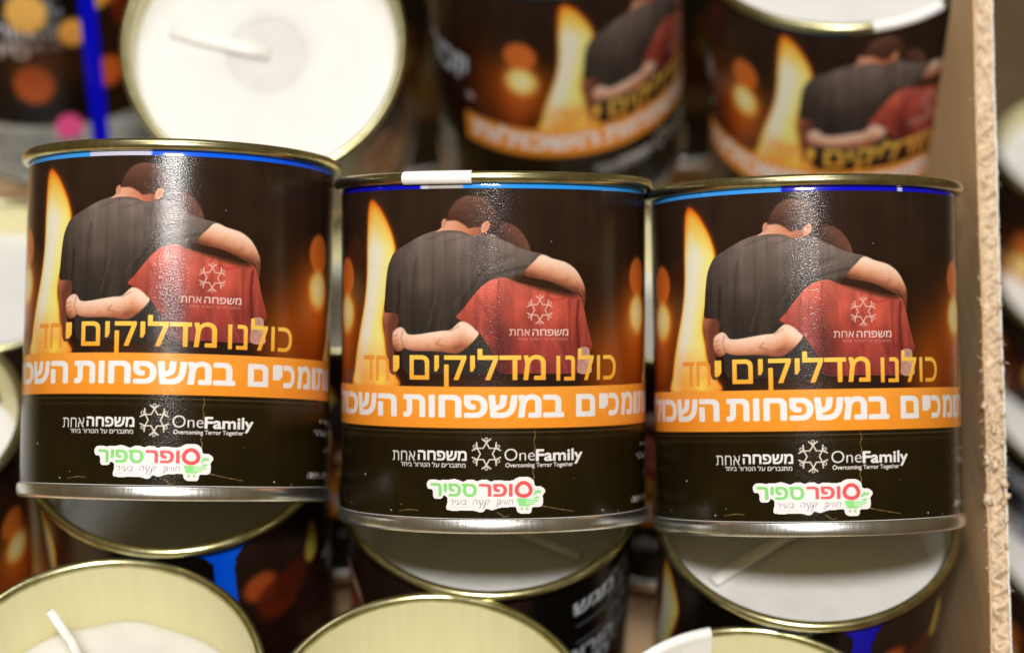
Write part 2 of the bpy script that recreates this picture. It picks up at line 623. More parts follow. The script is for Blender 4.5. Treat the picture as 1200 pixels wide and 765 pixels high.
    col = ramp(YP, [(325, (214, 108, 90)), (345, (198, 90, 74)), (375, (176, 76, 62)), (410, (152, 62, 54)), (437, (134, 56, 56))])
    rf = vnoise(8, 70, 31) * 0.4 + vnoise(22, 60, 32) * 0.3 + vnoise(30, 24, 33) * 0.3
    col = col * (0.72 + 0.54 * rf[..., None]) * weave[..., None]
    put(m, col)
    g = np.exp(-((XP - (586 + (YP - 380) * 0.10)) / 11) ** 2) * np.clip((YP - 345) / 45, 0, 1)
    put(np.clip(g * 0.75, 0, 1) * m, c3(84, 34, 30))
    g = np.exp(-((XP - 572) / 12) ** 2) * np.clip((YP - 398) / 22, 0, 1)
    put(np.clip(g * 0.9, 0, 1) * m, c3(58, 30, 28))
    for pts, wd, colr, k in [([(678, 352), (676, 375), (678, 409)], 3.2, (96, 30, 28), 0.8), ([(672, 350), (669, 375), (671, 400)], 1.8, (210, 86, 70), 0.45),
                             ([(662, 350), (664, 372), (663, 392)], 1.4, (212, 92, 76), 0.5), ([(667, 350), (668, 380), (669, 420)], 1.6, (120, 36, 32), 0.6),
                             ([(648, 395), (657, 415), (664, 436)], 1.2, (214, 106, 92), 0.55), ([(660, 405), (666, 420), (667, 436)], 1.4, (104, 30, 30), 0.6),
                             ([(620, 392), (628, 412), (636, 432)], 3.0, (196, 74, 66), 0.4), ([(640, 348), (650, 352), (662, 349)], 3.0, (170, 50, 42), 0.5),
                             ([(541, 373), (551, 380), (562, 390)], 1.2, (150, 48, 40), 0.8), ([(560, 352), (572, 366), (575, 384)], 2.4, (140, 44, 38), 0.6),
                             ([(585, 328), (583, 346), (584, 362)], 1.4, (150, 48, 40), 0.7), ([(680, 408), (693, 405.5)], 1.2, (130, 38, 36), 0.8),
                             ([(596, 334), (604, 352), (606, 372)], 3.5, (222, 98, 80), 0.35)]:
        put(blur(stroke_px(pts, wd), 1.5) * k * m, c3(*colr))
    # shade under the arm, then the arm over the shoulders
    shd = blur(fill(smooth_poly(pimg([(600, 327), (612, 321), (640, 328), (670, 341), (679, 347), (660, 347), (640, 342), (618, 335)]), 4)), 3)
    put(shd * 0.85, c3(58, 36, 24))
    arm = fill(smooth_poly(pimg([(635, 298.4), (648, 303), (662, 307), (671, 312.5), (677, 319), (682.5, 329), (685.5, 338), (686, 348), (684.5, 361), (682.6, 353), (680, 345), (672, 342),
                                 (660, 336.5), (645, 330), (630, 326.5), (614, 322.5), (618, 314.5), (626, 306)]), 5))
    d = np.clip((YP - (300 + (XP - 635) * 0.36)) / 26, 0, 1)
    put(blur(arm, 0.7), ramp(1 - d ** 1.3 + 0.13 * (mott - 0.5) + 0.1 * (n1 - 0.5), skin))
    put(blur(stroke_px([(628, 326), (648, 329.5), (662, 331), (666, 326)], 3.0), 3) * arm * 0.6, c3(150, 88, 62))
    put(blur(stroke_px([(676, 330), (680, 340), (682, 350)], 2.5), 2) * arm * 0.5, c3(164, 106, 82))
    # forearm and hand round the taller one's waist
    fa = fill(smooth_poly(pimg([(460, 392), (462, 387.4), (468, 383.4), (473, 385), (476.6, 390.5), (481, 392), (489, 391.8), (501, 390), (517, 387.6), (527, 386.8), (533, 382), (540, 376.6),
                                (549, 379), (557, 386), (561, 390.5), (558, 396), (548, 406.5), (537, 413.6), (528, 413.8), (518, 412.2), (503, 411.2), (486, 411), (477, 409), (473.5, 407.5),
                                (470.5, 410.5), (465, 412), (462, 409), (460, 402)]), 5))
    d = np.clip((YP - np.interp(XP, [460, 490, 528, 545, 562], [386, 391, 387, 380, 388])) / 24, 0, 1)
    put(blur(fa, 0.7), ramp(0.98 - d ** 1.2 * 0.9 + 0.14 * (mott - 0.5) + 0.12 * (n1 - 0.5) - np.clip((478 - XP) / 60, 0, 0.3), skin))
    for pts, wd, k in [([(461, 394), (466, 392.5)], 0.9, 0.6), ([(460.5, 400), (466, 398)], 0.9, 0.6), ([(462, 405.5), (467, 403)], 0.9, 0.6), ([(472, 387), (470, 397), (473, 406)], 1.8, 0.4),
                       ([(520, 405), (511, 403), (516, 397)], 2.0, 0.35), ([(538, 382), (528, 388)], 1.6, 0.4)]:
        put(blur(stroke_px(pts, wd), 0.9) * fa * k, c3(138, 76, 58))
    put(blur(stroke_px([(522, 411), (534, 411), (545, 405)], 3.0), 2.5) * fa * 0.5, c3(206, 104, 84))
    put(blur(stroke_px([(480, 410), (500, 410.5)], 2.0), 2) * fa * 0.5, c3(150, 88, 70))
    # the shorter one's other forearm
    a2 = fill(smooth_poly(pimg([(679, 408), (690, 408), (691, 420), (693, 436), (678, 437), (677, 424)]), 4))
    put(a2, ramp((XP - 677) / 15, [(0, (200, 150, 134)), (1, (222, 178, 160))]) * (0.9 + 0.15 * n3[..., None]))

    # emblem: six little figures holding a star
    def star(cx, cy, rx, ry, wd, col, k=1.0):
        M = np.zeros((NR, NC))
        def pt(r, a):
            return (cx + rx * r * math.sin(a), cy - ry * r * math.cos(a))
        ring = []
        for i in range(12):
            ring.append(pt(0.72 if i % 2 == 0 else 0.42, i * math.pi / 6))
        ring.append(ring[0])
        M = np.maximum(M, stroke_px(ring, wd))
        for i in range(6):
            a = i * math.pi / 3
            p = pt(0.72, a)
            for s in (-1, 1):
                q = pt(0.80, a + s * 0.10)
                e = pt(1.0, a + s * 0.30)
                M = np.maximum(M, stroke_px([p, q, e], wd * 1.05))
            hx, hy = pt(0.94, a)
            circ = [(hx + rx * 0.10 * math.cos(b), hy + ry * 0.10 * math.sin(b)) for b in np.linspace(0, 2 * math.pi, 11)]
            M = np.maximum(M, stroke_px(circ, wd * 0.62))
        put(M * k, c3(*col))

    star(632.6, 363, 14.8, 16.6, 1.15, (238, 196, 182), 0.95)
    put(word_px("משפחה", 624, 666, 393.2, 385.6, 0.012) * 0.95, c3(240, 214, 206))
    put(word_px("אחת", 597, 621, 393.2, 385.6, -0.004) * 0.95, c3(240, 208, 196))
    put(word_px("מתגברים על הטרור ביחד", 606.5, 664.7, 398.6, 395.8, 0.0) * 0.75, c3(226, 170, 158))

    # headline
    gold = ramp(YP, [(408, (255, 214, 96)), (430, (253, 190, 70)), (447, (250, 170, 52))])
    put(word_px("כולנו", 652, 721.5, 445.3, 416.3, 0.006), gold)
    put(word_px("מדליקים", 480, 639.5, 445.3, 416.5, 0.012), gold)
    put(word_px("י", 460.5, 468, 445.3, 416.3, 0.012), gold)
    put(word_px("חד", 426.5, 456, 445.3, 416.3, 0.012) * 0.85, c3(246, 150, 54))

    # orange band with white words
    band = ((YP > -1) & (HG < hpx(453.2)) & (HG > hpx(501.8))).astype(float)
    e0, e1 = hpx(453.2), hpx(501.8)
    band = np.clip((e0 - HG) / DH + 0.5, 0, 1) * np.clip((HG - e1) / DH + 0.5, 0, 1) * np.clip((TT + 101) / DT, 0, 1) * np.clip((110 - TT) / DT, 0, 1)
    put(band, ramp((HG - e1) / (e0 - e1), [(0, (248, 152, 46)), (0.5, (251, 158, 50)), (1, (252, 164, 62))]) * (0.985 + 0.03 * n3[..., None]))
    white = c3(243, 240, 240)
    for wd_, ta, tb in [("ם", 31.4, 40.0), ("י", 42.0, 46.6), ("כ", 47.0, 53.0), ("מ", 54.6, 63.0), ("ו", 64.2, 67.2), ("ת", 68.0, 76.4), ("ו", 77.8, 82.6)]:
        put(word_mask(wd_, ta, tb, hpx(489.5), hpx(462.5), 0.036), white)
    put(word_px("במשפחות", 472.6, 661.3, 489.6, 462.5, 0.036), white)
    put(word_mask("השכולות", -97, unproj(465, 476)[0], hpx(489.5), hpx(462.5), 0.036), white)

    # thin lines where the wrap film ends
    for y, k in [(506.5, 0.5), (512.5, 0.22), (515, 0.12)]:
        M = np.exp(-((HG - hpx(y)) / 0.00012) ** 2) * (0.5 + 0.5 * vnoise(120, 400, int(y)))
        put(M * k, c3(150, 132, 96))
    # charity line
    put(word_px("משפחה", 489.5, 547, 539.3, 527.8, 0.028), white)
    put(word_px("אחת", 460.2, 486.6, 539.3, 527.8, -0.002), white * 0.96)
    put(word_px("מתגברים על הטרור ביחד", 469.5, 545.6, 547.0, 542.2, 0.016), white * 0.95)
    star(570, 531.6, 17, 18.2, 1.35, (244, 234, 222))
    put(word_px("One", 591, 627, 539.4, 525.3, -0.006, False), white)
    put(word_px("Family", 627.8, 682.5, 539.4, 525.3, 0.030, False), white)
    put(word_px("Overcoming Terror Together", 592.2, 671.8, 546.8, 541.6, 0.022, False), white * 0.97)
    # reflections off film creases low on the label, painted as pale gold lines
    for pts in [[(626, 504), (627.5, 510), (625.5, 517), (627, 524), (625, 531)], [(626, 548), (624, 553), (626, 558), (624.5, 566)], [(633, 592), (652, 595.5), (672, 598.5)],
                [(583, 600), (591, 605.5), (596, 604)], [(468, 598), (480, 596.5), (490, 597.5)], ]:
        put(stroke_px(pts, 0.9) * (0.35 + 0.5 * n3), c3(190, 160, 100))
    # glints on the film, painted into the print as bright specks
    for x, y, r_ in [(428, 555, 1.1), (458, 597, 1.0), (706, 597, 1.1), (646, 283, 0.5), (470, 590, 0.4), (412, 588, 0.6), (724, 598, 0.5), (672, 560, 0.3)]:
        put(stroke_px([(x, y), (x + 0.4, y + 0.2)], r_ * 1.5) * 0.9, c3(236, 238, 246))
    # small print beside the charity line: blurred rows of type
    r = np.random.RandomState(5)
    def rows(t0, t1, ys, ht, col, seed, right=True, img=None):
        rr = np.random.RandomState(seed)
        for y in ys:
            h = hpx(y)
            frac = rr.uniform(0.45, 1.0)
            a, b = (t1 - (t1 - t0) * frac, t1) if right else (t0, t0 + (t1 - t0) * frac)
            M = (np.abs(HG - h) < ht / 2) * (TT > a) * (TT < b)
            pat = np.repeat(rr.rand(NC // 3 + 1) > 0.30, 3)[:NC][None] * np.ones((NR, 1))
            pat2 = np.repeat(rr.rand(NR // 3 + 1, NC // 3 + 1) > 0.25, 3, axis=0)[:NR]
            pat2 = np.repeat(pat2, 3, axis=1)[:, :NC]
            put(np.clip(blur(M * pat * pat2, 0.7), 0, 1) * 0.9, c3(*col))
    rows(60, 108, [527.5, 531], 0.0010, (210, 210, 214), 3)
    rows(66, 108, [540, 543.5, 560, 563.5], 0.0009, (190, 190, 196), 4)
    rows(62, 100, [592, 595], 0.0010, (200, 200, 200), 6, False)

    # ---- back of the label
    back = (TT > 112).astype(float)
    put(blur(back, 10) * 0.9, c3(16, 13, 9))
    # bold small words and rules high on the back
    for s, y, t0, t1, b in [("מגש", 272, 130, 153, 0.03), ("הורות", 362, 126, 154, 0.03), ("סיוע", 392, 128, 152, 0.03)]:
        put(word_mask(s, t0, t1, hpx(y + 12), hpx(y - 12), b), c3(222, 230, 242))
    for y in (306, 338):
        put((np.abs(HG - hpx(y)) < 0.0004) * (TT > 132) * (TT < 168) * 0.8, c3(120, 130, 150))
    rows(150, 172, [258, 276, 294, 318, 330, 352, 368, 386], 0.0022, (170, 178, 190), 8, False)
    pale = ((HG < hpx(517)) & (((TT > 118) & (TT < 176)) | (TT < -112))).astype(float)
    put(blur(pale, 2), c3(176, 176, 168))
    rows(120, 172, list(range(524, 606, 7)), 0.0008, (60, 60, 62), 9)
    rows(-176, -114, list(range(524, 606, 7)), 0.0008, (60, 60, 62), 10)
    # left of the big flame: brush lettering, more lights, a small flame
    put(word_mask("יזכור", -128, -97, hpx(398), hpx(352), 0.03, shear=0.15), c3(206, 216, 226))
    put(blur(disc(-97, hpx(420), 0.0015, 0.0005), 2) * 0.9, c3(190, 180, 180))
    for t, y, rr_, col in [(-166, 310, 0.0050, (205, 92, 40)), (-158, 345, 0.007, (110, 40, 16)), (-150, 330, 0.006, (90, 32, 14))]:
        put(blur(disc(t, hpx(y), rr_, 0.0006), 6) * 0.9, c3(*col))
    fl2 = smooth_poly(np.array([toimg(t, hpx(y)) for t, y in [(-137, 262), (-140, 285), (-142, 310), (-140, 330), (-135, 330), (-132, 305), (-133, 280)]]), 5)
    m2 = blur(fill(fl2), 4)
    put(m2, ramp(m2, [(0, (210, 90, 20)), (0.5, (240, 160, 40)), (1, (220, 205, 90))]))
    # printing grain
    IMG[:] *= 0.985 + 0.03 * np.sin(2 * math.pi * np.arange(NR) / 5.3)[:, None, None] * 0.5 + 0.0
    IMG[:] *= (0.98 + 0.04 * np.random.RandomState(9).rand(NR, NC, 1))
    np.clip(IMG, 0, 1, out=IMG)


def paint_lights():
    # out-of-focus lights and the pale text box of the back
    for t, y, rr_, col in [(152, 330, 0.0064, (252, 196, 100)), (172, 366, 0.0044, (246, 180, 80)), (-176, 310, 0.005, (235, 170, 60)), (152, 448, 0.0062, (190, 84, 26)), (-173, 440, 0.005, (205, 92, 34))]:
        put(blur(disc(t, hpx(y), rr_, 0.0006), 3) * 0.95, c3(*col))
    g = np.exp(-((TT - 155) / 22) ** 2 - ((YP - 410) / 50) ** 2) * (TT > 112)
    put(np.clip(g * 0.55, 0, 1), c3(112, 52, 18))
    put(blur(disc(166, hpx(520), 0.0042, 0.0005), 2), c3(240, 90, 150))


def paint_sticker():
    def sp(pts):      # coordinates of an enlarged view of the sticker -> photo pixels
        return [(495 + x / 8.0, 550 + y / 8.0) for x, y in pts]
    A = fill(smooth_poly(pimg(sp([(45, 140), (60, 100), (110, 90), (160, 98), (210, 92), (262, 92), (300, 86), (345, 98), (385, 112), (420, 96), (470, 92), (515, 108), (560, 92), (610, 96), (640, 112),
                                  (690, 96), (740, 100), (790, 102), (850, 98), (880, 78), (940, 64), (1000, 72), (1040, 100), (1055, 150), (1100, 152), (1140, 178), (1150, 205), (1125, 240),
                                  (1130, 290), (1118, 335), (1080, 350), (1030, 352), (1022, 392), (990, 412), (920, 410), (886, 388), (872, 350), (800, 352), (720, 358), (680, 372), (645, 378),
                                  (600, 366), (572, 392), (540, 400), (490, 385), (400, 384), (300, 384), (240, 378), (226, 350), (238, 300), (232, 255), (200, 240), (190, 265), (150, 275), (110, 262), (102, 215),
                                  (95, 185), (60, 178)])), 3))
    STA[:] = A
    STK[:] = c3(246, 242, 242)
    def px(x, y):
        return 495 + x / 8.0, 550 + y / 8.0
    def wd(s, x0, x1, y0, y1, col, bold):
        a, b = px(x0, y1)
        c, d = px(x1, y0)
        put(word_px(s, a, c, b, d, bold), c3(*col), STK)
    wd("ספיר", 82, 512, 128, 252, (140, 222, 128), 0.030)
    wd("ופר", 530, 845, 132, 254, (236, 98, 100), 0.030)
    # basket: a big round letter over a striped cart
    put(stroke_px(sp([(948 + 66 * math.sin(q) * (1 - 0.12 * math.cos(q)), 184 - 62 * math.cos(q)) for q in np.linspace(0, 2 * math.pi, 33)]), 4.4), c3(236, 92, 96), STK)
    put(fill(pimg(sp([(880, 266), (1040, 268), (1060, 250), (1092, 248), (1096, 268), (1080, 272), (1092, 300), (1060, 306), (1052, 322), (1010, 330), (995, 342), (905, 340)]))), c3(150, 230, 140), STK)
    put(fill(pimg(sp([(1040, 220), (1060, 190), (1116, 192), (1108, 216), (1070, 222), (1036, 248)]))), c3(150, 226, 150), STK)
    for y in (276, 296, 314):
        put(stroke_px(sp([(975, y), (1105, y - 4)]), 0.9), c3(248, 250, 246), STK)
    for x in (930, 980):
        put(stroke_px(sp([(x, 362), (x + 1, 368)]), 2.6), c3(160, 214, 110), STK)
    # hand-written line
    ink = c3(104, 92, 104)
    for s, x0, x1 in [("חווית", 690, 850), ("קניה", 470, 635), ("בעיר", 258, 415)]:
        a, b = px(x0, 328)
        c, d = px(x1, 282)
        put(word_px(s, a, c, b, d, -0.010, shear=0.18) * 0.85, ink, STK)
    put(stroke_px(sp([(540, 300), (548, 335), (538, 360)]), 0.8) * 0.7, ink, STK)
    put(stroke_px(sp([(598, 300), (580, 350), (570, 366)]), 0.8) * 0.7, ink, STK)
    put(stroke_px(sp([(735, 300), (705, 336), (690, 344)]), 0.8) * 0.7, ink, STK)
    put(stroke_px(sp([(265, 350), (455, 352)]), 0.5) * 0.4, c3(200, 130, 150), STK)


paint_label()
paint_sticker()
LABEL_GAIN = 0.84
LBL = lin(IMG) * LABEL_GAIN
paint_lights()
LBL_LIGHTS = lin(IMG) * LABEL_GAIN
LBL_DARK = LBL * np.array([0.10, 0.09, 0.05]) + np.array([0.006, 0.005, 0.002])  # same print darkened: shade of the deep gaps put into its colour
STL = lin(STK) * LABEL_GAIN

#@@BUILD
# ---------------------------------------------------------------- materials
def mat_print(name, rough=0.20, coat=0.30, coatr=0.05, spark=True):
    m, nt, b = newmat(name)
    at = nt.nodes.new("ShaderNodeAttribute")
    at.attribute_name = "print"
    nt.links.new(at.outputs["Color"], b.inputs["Base Color"])
    setp(b, rough=rough, coat=coat, coatr=coatr, spec=0.08)
    if spark:
        # fine grain of the wrap film: tiny facets that glint
        n, bp = noise_bump(nt, b, 3700, 0.55, 0.00010, 1.5)
        # slow waviness in the gloss layer, with a trace of the same grain
        tc = nt.nodes.new("ShaderNodeTexCoord")
        n2 = nt.nodes.new("ShaderNodeTexNoise")
        n2.inputs["Scale"].default_value = 55
        n2.inputs["Detail"].default_value = 2
        nt.links.new(tc.outputs["Object"], n2.inputs["Vector"])
        b2 = nt.nodes.new("ShaderNodeBump")
        b2.inputs["Strength"].default_value = 0.10
        b2.inputs["Distance"].default_value = 0.0006
        nt.links.new(n2.outputs["Fac"], b2.inputs["Height"])
        b3 = nt.nodes.new("ShaderNodeBump")
        b3.inputs["Strength"].default_value = 0.34
        b3.inputs["Distance"].default_value = 0.00010
        nt.links.new(n.outputs["Fac"], b3.inputs["Height"])
        nt.links.new(b2.outputs[0], b3.inputs["Normal"])
        nt.links.new(b3.outputs[0], b.inputs["Coat Normal"])
    return m


M_LABEL = mat_print("printed_label")
M_STICK = mat_print("printed_sticker", 0.45, 0.15, 0.2, False)

M_GOLD, nt, b = newmat("gold_lacquered_tin")
setp(b, metal=1.0, rough=0.28)
noise_color(nt, b, 260, (0.42, 0.395, 0.19, 1), (0.60, 0.575, 0.36, 1))
noise_bump(nt, b, 900, 0.12, 0.0002)

M_STEEL, nt, b = newmat("brushed_tin")
setp(b, metal=1.0, rough=0.30)
noise_color(nt, b, 300, (0.60, 0.60, 0.59, 1), (0.76, 0.76, 0.76, 1), stretch=(1, 1, 0.12))
noise_bump(nt, b, 1400, 0.25, 0.0002, stretch=(1, 1, 0.06))

M_INNER, nt, b = newmat("cream_lacquer")
setp(b, rough=0.38, spec=0.5, metal=0.0)
noise_color(nt, b, 420, (0.76, 0.70, 0.40, 1), (0.80, 0.74, 0.44, 1), stretch=(1, 1, 0.08))
noise_bump(nt, b, 500, 0.10, 0.0002, stretch=(1, 1, 0.1))

M_WAX, nt, b = newmat("candle_wax")
setp(b, rough=0.55, spec=0.35)
noise_color(nt, b, 90, (0.665, 0.665, 0.655, 1), (0.72, 0.72, 0.71, 1), lo=0.3, hi=0.7)
noise_bump(nt, b, 130, 0.6, 0.0009, 6)

M_DIMPLE, nt, b = newmat("candle_wax_ring")
setp(b, rough=0.6, spec=0.3)
noise_color(nt, b, 120, (0.58, 0.58, 0.565, 1), (0.63, 0.63, 0.615, 1))

M_WICK, nt, b = newmat("waxed_cotton")
setp(b, rough=0.6, spec=0.4)
noise_color(nt, b, 500, (0.78, 0.77, 0.74, 1), (0.86, 0.85, 0.83, 1))
noise_bump(nt, b, 900, 0.6, 0.0004)

M_PAPER, nt, b = newmat("white_paper")
setp(b, rough=0.45, spec=0.5)
noise_color(nt, b, 200, (0.86, 0.86, 0.86, 1), (0.92, 0.92, 0.92, 1))

M_BODY = mat_print("lithographed_tin", 0.3, 0.5, 0.08, False)

M_KRAFT, nt, b = newmat("kraft_board")
setp(b, rough=0.85, spec=0.2)
noise_color(nt, b, 38, (0.60, 0.39, 0.21, 1), (0.70, 0.48, 0.28, 1), 6, 0.3, 0.7, stretch=(1, 1, 7))
noise_bump(nt, b, 600, 0.5, 0.0003, 5, stretch=(1, 1, 0.15))
M_CORE, nt, b = newmat("torn_board_core")
setp(b, rough=0.9, spec=0.15)
noise_color(nt, b, 420, (0.56, 0.42, 0.27, 1), (0.78, 0.62, 0.45, 1), 6, 0.3, 0.7)
noise_bump(nt, b, 1500, 0.8, 0.0003, 5)
M_WLINER, nt, b = newmat("white_liner_board")
setp(b, rough=0.7, spec=0.25)
noise_color(nt, b, 150, (0.74, 0.72, 0.68, 1), (0.84, 0.82, 0.79, 1))
M_TABLE, nt, b = newmat("table_top")
setp(b, rough=0.6, spec=0.3)
noise_color(nt, b, 9, (0.10, 0.065, 0.035, 1), (0.17, 0.11, 0.06, 1), 6, stretch=(1, 8, 1))

# ---------------------------------------------------------------- meshes of the can
def cyl_grid(ths, hs, r):
    t = np.radians(np.asarray(ths))[None, :]
    h = np.asarray(hs)[:, None]
    P = np.zeros((len(hs), t.shape[1], 3))
    P[:, :, 0] = r * np.sin(t)
    P[:, :, 1] = -r * np.cos(t)
    P[:, :, 2] = h
    return P


def label_mesh(name, front_step, back_step, row_step, LBL=LBL):
    SEAM = 4.5                                     # the label does not meet at the back
    a = np.where((TH >= -176) & (TH <= 176))[0]
    cols, last = [], -99
    for i in a:
        st = front_step if -125 <= TH[i] <= 112 else back_step
        if i - last >= st:
            cols.append(i)
            last = i
    cols = np.array(cols)
    rws = np.arange(0, NR, row_step)
    if rws[-1] != NR - 1:
        rws = np.append(rws, NR - 1)
    P = cyl_grid(TH[cols], HH[rws], RL)
    colr = LBL[rws][:, cols]
    if row_step > 1:
        sm = np.stack([blur(LBL[..., k], row_step * 0.45) for k in range(3)], axis=-1)
        colr = sm[rws][:, cols]
    # rounded top and bottom corners at the seam
    tc, hc = TH[cols], HH[rws]
    keep = np.ones((len(rws) - 1, len(cols) - 1), dtype=bool)
    rad = 0.006
    for i in range(len(rws) - 1):
        z = min(hc[i] - H0, H1 - hc[i])
        if z < rad:
            lim = 176 - math.degrees((rad - math.sqrt(max(0, rad ** 2 - (rad - z) ** 2))) / RL)
            keep[i] = np.abs(tc[:-1]) <= lim
    return grid_mesh(name, P[::-1], M_LABEL, colors=colr[::-1], keep=keep[::-1])


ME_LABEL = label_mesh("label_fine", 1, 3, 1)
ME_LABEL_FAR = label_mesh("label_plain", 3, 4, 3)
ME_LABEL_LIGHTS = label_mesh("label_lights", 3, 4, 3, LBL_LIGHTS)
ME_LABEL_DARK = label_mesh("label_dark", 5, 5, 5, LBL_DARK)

# adhesive shop sticker on the label
ys_, xs_ = np.where(STA > 0.02)
r0, r1, c0, c1 = ys_.min() - 1, ys_.max() + 2, xs_.min() - 1, xs_.max() + 2
P_ = cyl_grid(TH[c0:c1], HH[r0:r1], RL + 0.00022)
kp = STA[r0:r1, c0:c1]
kq = (kp[:-1, :-1] + kp[1:, :-1] + kp[:-1, 1:] + kp[1:, 1:]) / 4 > 0.5
ME_STICK = grid_mesh("shop_sticker", P_[::-1], M_STICK, colors=STL[r0:r1, c0:c1][::-1], keep=kq[::-1])

# tin body: outer wall (blue printed band near the top), floor and rounded shoulders
def body_mesh():
    prof = [(0.0300, 0.0012), (0.0365, 0.0012), (0.0378, 0.0030), (0.0376, 0.0040), (RB, 0.0060), (RB, 0.030), (RB, 0.0549), (RB, 0.0551), (RB, 0.0780), (RB, 0.0796), (RB, 0.0804), (RB, 0.0812), (0.0374, 0.0817)]
    ths = np.linspace(-180, 180, 361)[:-1]
    P = np.concatenate([cyl_grid(ths, [z], r) for r, z in prof], axis=0)
    col = np.zeros(P.shape)
    rr = np.random.RandomState(3)
    blues = [(10, 90, 235), (60, 160, 245), (14, 20, 190), (205, 208, 228), (0, 110, 250), (20, 24, 175), (40, 150, 240)]
    # a printed band of blue patches round the tin, one tint after the other
    runs = [(-180, 0), (-140, 4), (-100, 1), (-52, 1), (-22, 3), (2, 4), (40, 4), (62, 0), (84, 2), (120, 5), (150, 6), (181, 6)]
    for j, t in enumerate(ths):
        for (ta, k), (tb, _) in zip(runs[:-1], runs[1:]):
            if ta <= t < tb:
                c = blues[k]
        n = rr.rand() * 14 - 7
        col[:, j] = lin(np.clip((np.array(c) + n) / 255, 0, 1))
    col[(P[:, :, 2] < 0.055) & (np.abs(ths)[None, :] < 172)] = (0.45, 0.45, 0.43)
    return grid_mesh("tin_body", P, M_BODY, closed=True, colors=col)


ME_BODY = body_mesh()


def body_variant(runs, name):
    me = ME_BODY.copy()
    me.name = name
    at = me.color_attributes["print"]
    n = len(me.vertices)
    co = np.zeros(n * 3, dtype=np.float32)
    me.vertices.foreach_get("co", co)
    co = co.reshape(-1, 3)
    th = np.degrees(np.arctan2(co[:, 0], -co[:, 1]))
    col = np.ones((n, 4), dtype=np.float32)
    col[:, :3] = (0.45, 0.45, 0.43)
    for (ta, c), (tb, _) in zip(runs[:-1], runs[1:]):
        mk = (th >= ta) & (th < tb) & ((co[:, 2] > 0.055) | (np.abs(th) > 172))
        col[mk, :3] = lin(np.array(c) / 255.0)
    at.data.foreach_set("color", col.ravel())
    return me


SKY, ROY, DEEP, PALE, GREY = (62, 160, 248), (6, 96, 250), (12, 14, 196), (206, 206, 232), (176, 176, 172)
ME_BODY1 = body_variant([(-181, ROY), (-90, SKY), (-29, PALE), (-6, ROY), (46, (4, 86, 245)), (181, ROY)], "tin_body_sky")
ME_BODY2 = body_variant([(-181, DEEP), (-27, PALE), (-23, GREY), (-10, (40, 150, 245)), (90, SKY), (181, SKY)], "tin_body_deep")
ME_BODY_DEEP = body_variant([(-181, DEEP), (181, DEEP)], "tin_body_blue")
ME_BODY3 = body_variant([(-181, SKY), (-12, DEEP), (33, PALE), (34.5, DEEP), (181, DEEP)], "tin_body_half")

RI = 0.0368


def torus_prof(rc, zc, rr_, rz, n=14):
    return [(rc + rr_ * math.cos(q), zc + rz * math.sin(q)) for q in np.linspace(-math.pi, math.pi, n + 1)]


ME_RIM = lathe("rolled_rim", torus_prof(0.0382, 0.08285, 0.00132, 0.00142, 18), M_GOLD, 220)
ME_BASE = lathe("base_bead", [(0.0290, 0.0008), (0.0368, 0.0006), (0.0376, 0.0), (0.0381, 0.0002), (0.03835, 0.0007), (0.0384, 0.0014), (0.0384, 0.0024), (0.0382, 0.0031), (0.0379, 0.0034), (0.0374, 0.0035)], M_STEEL, 220)
ME_INNER = lathe("inner_wall", [(0.0005, 0.0030), (0.0360, 0.0030), (RI, 0.0040), (RI, 0.03), (RI, 0.060), (RI, 0.0800), (0.0370, 0.0826)], M_INNER, 160)


def wax_mesh(name, wob, seed, dimple=False):
    """wax plug, its face at z = 0"""
    rr = np.random.RandomState(seed)
    ph = rr.rand(6) * 6.28
    rads = [0.0002, 0.004, 0.008, 0.0115, 0.0125, 0.018, 0.024, 0.029, 0.033, 0.0352, 0.0361, 0.0365, 0.0366]
    ths = np.linspace(0, 2 * math.pi, 120, endpoint=False)
    P = np.zeros((len(rads) + 1, 120, 3))
    for i, r in enumerate(rads):
        for j, t in enumerate(ths):
            z = wob * (0.5 * math.sin(2 * t + ph[0]) * (r / 0.036) + 0.3 * math.sin(5 * t + ph[1]) * (r / 0.036) ** 2 + 0.25 * math.sin(11 * t + ph[2]) * (r / 0.036) ** 4)
            if r > 0.035:
                z -= (r - 0.035) / 0.0016 * 0.0009
            if dimple and r < 0.012:
                z -= 0.0007
            P[i, j] = (r * math.cos(t), r * math.sin(t), z)
    P[-1] = P[-2] * [1, 1, 0] + [0, 0, -0.012]
    me = grid_mesh(name, P, M_WAX, closed=True)
    if dimple:
        me.materials.append(M_DIMPLE)
        for p in me.polygons:
            if math.hypot(p.center[0], p.center[1]) < 0.0118:
                p.material_index = 1
    return me


ME_WAX = wax_mesh("wax", 0.0006, 1)
ME_WAX_ROUGH = wax_mesh("wax_uneven", 0.0016, 2)
ME_WAX_RING = wax_mesh("wax_ring", 0.0005, 4, True)


def strip_mesh(name, pts, wd, thick, mat, seg=6):
    """a flat-oval cord swept along points"""
    pts = [Vector(p) for p in pts]
    verts, faces = [], []
    for i, p in enumerate(pts):
        d = (pts[min(i + 1, len(pts) - 1)] - pts[max(i - 1, 0)]).normalized()
        side = d.cross(Vector((0, 0, 1)))
        if side.length < 0.2:
            side = d.cross(Vector((0, 1, 0)))
        side.normalize()
        up = side.cross(d).normalized()
        for k in range(10):
            q = 2 * math.pi * k / 10
            verts.append(p + side * (wd / 2 * math.cos(q)) + up * (thick / 2 * math.sin(q)))
    for i in range(len(pts) - 1):
        for k in range(10):
            a = i * 10 + k
            b_ = i * 10 + (k + 1) % 10
            faces.append((a, b_, b_ + 10, a + 10))
    faces.append(tuple(range(9, -1, -1)))
    faces.append(tuple(range((len(pts) - 1) * 10, len(pts) * 10)))
    return mesh_from(name, verts, faces, mat)


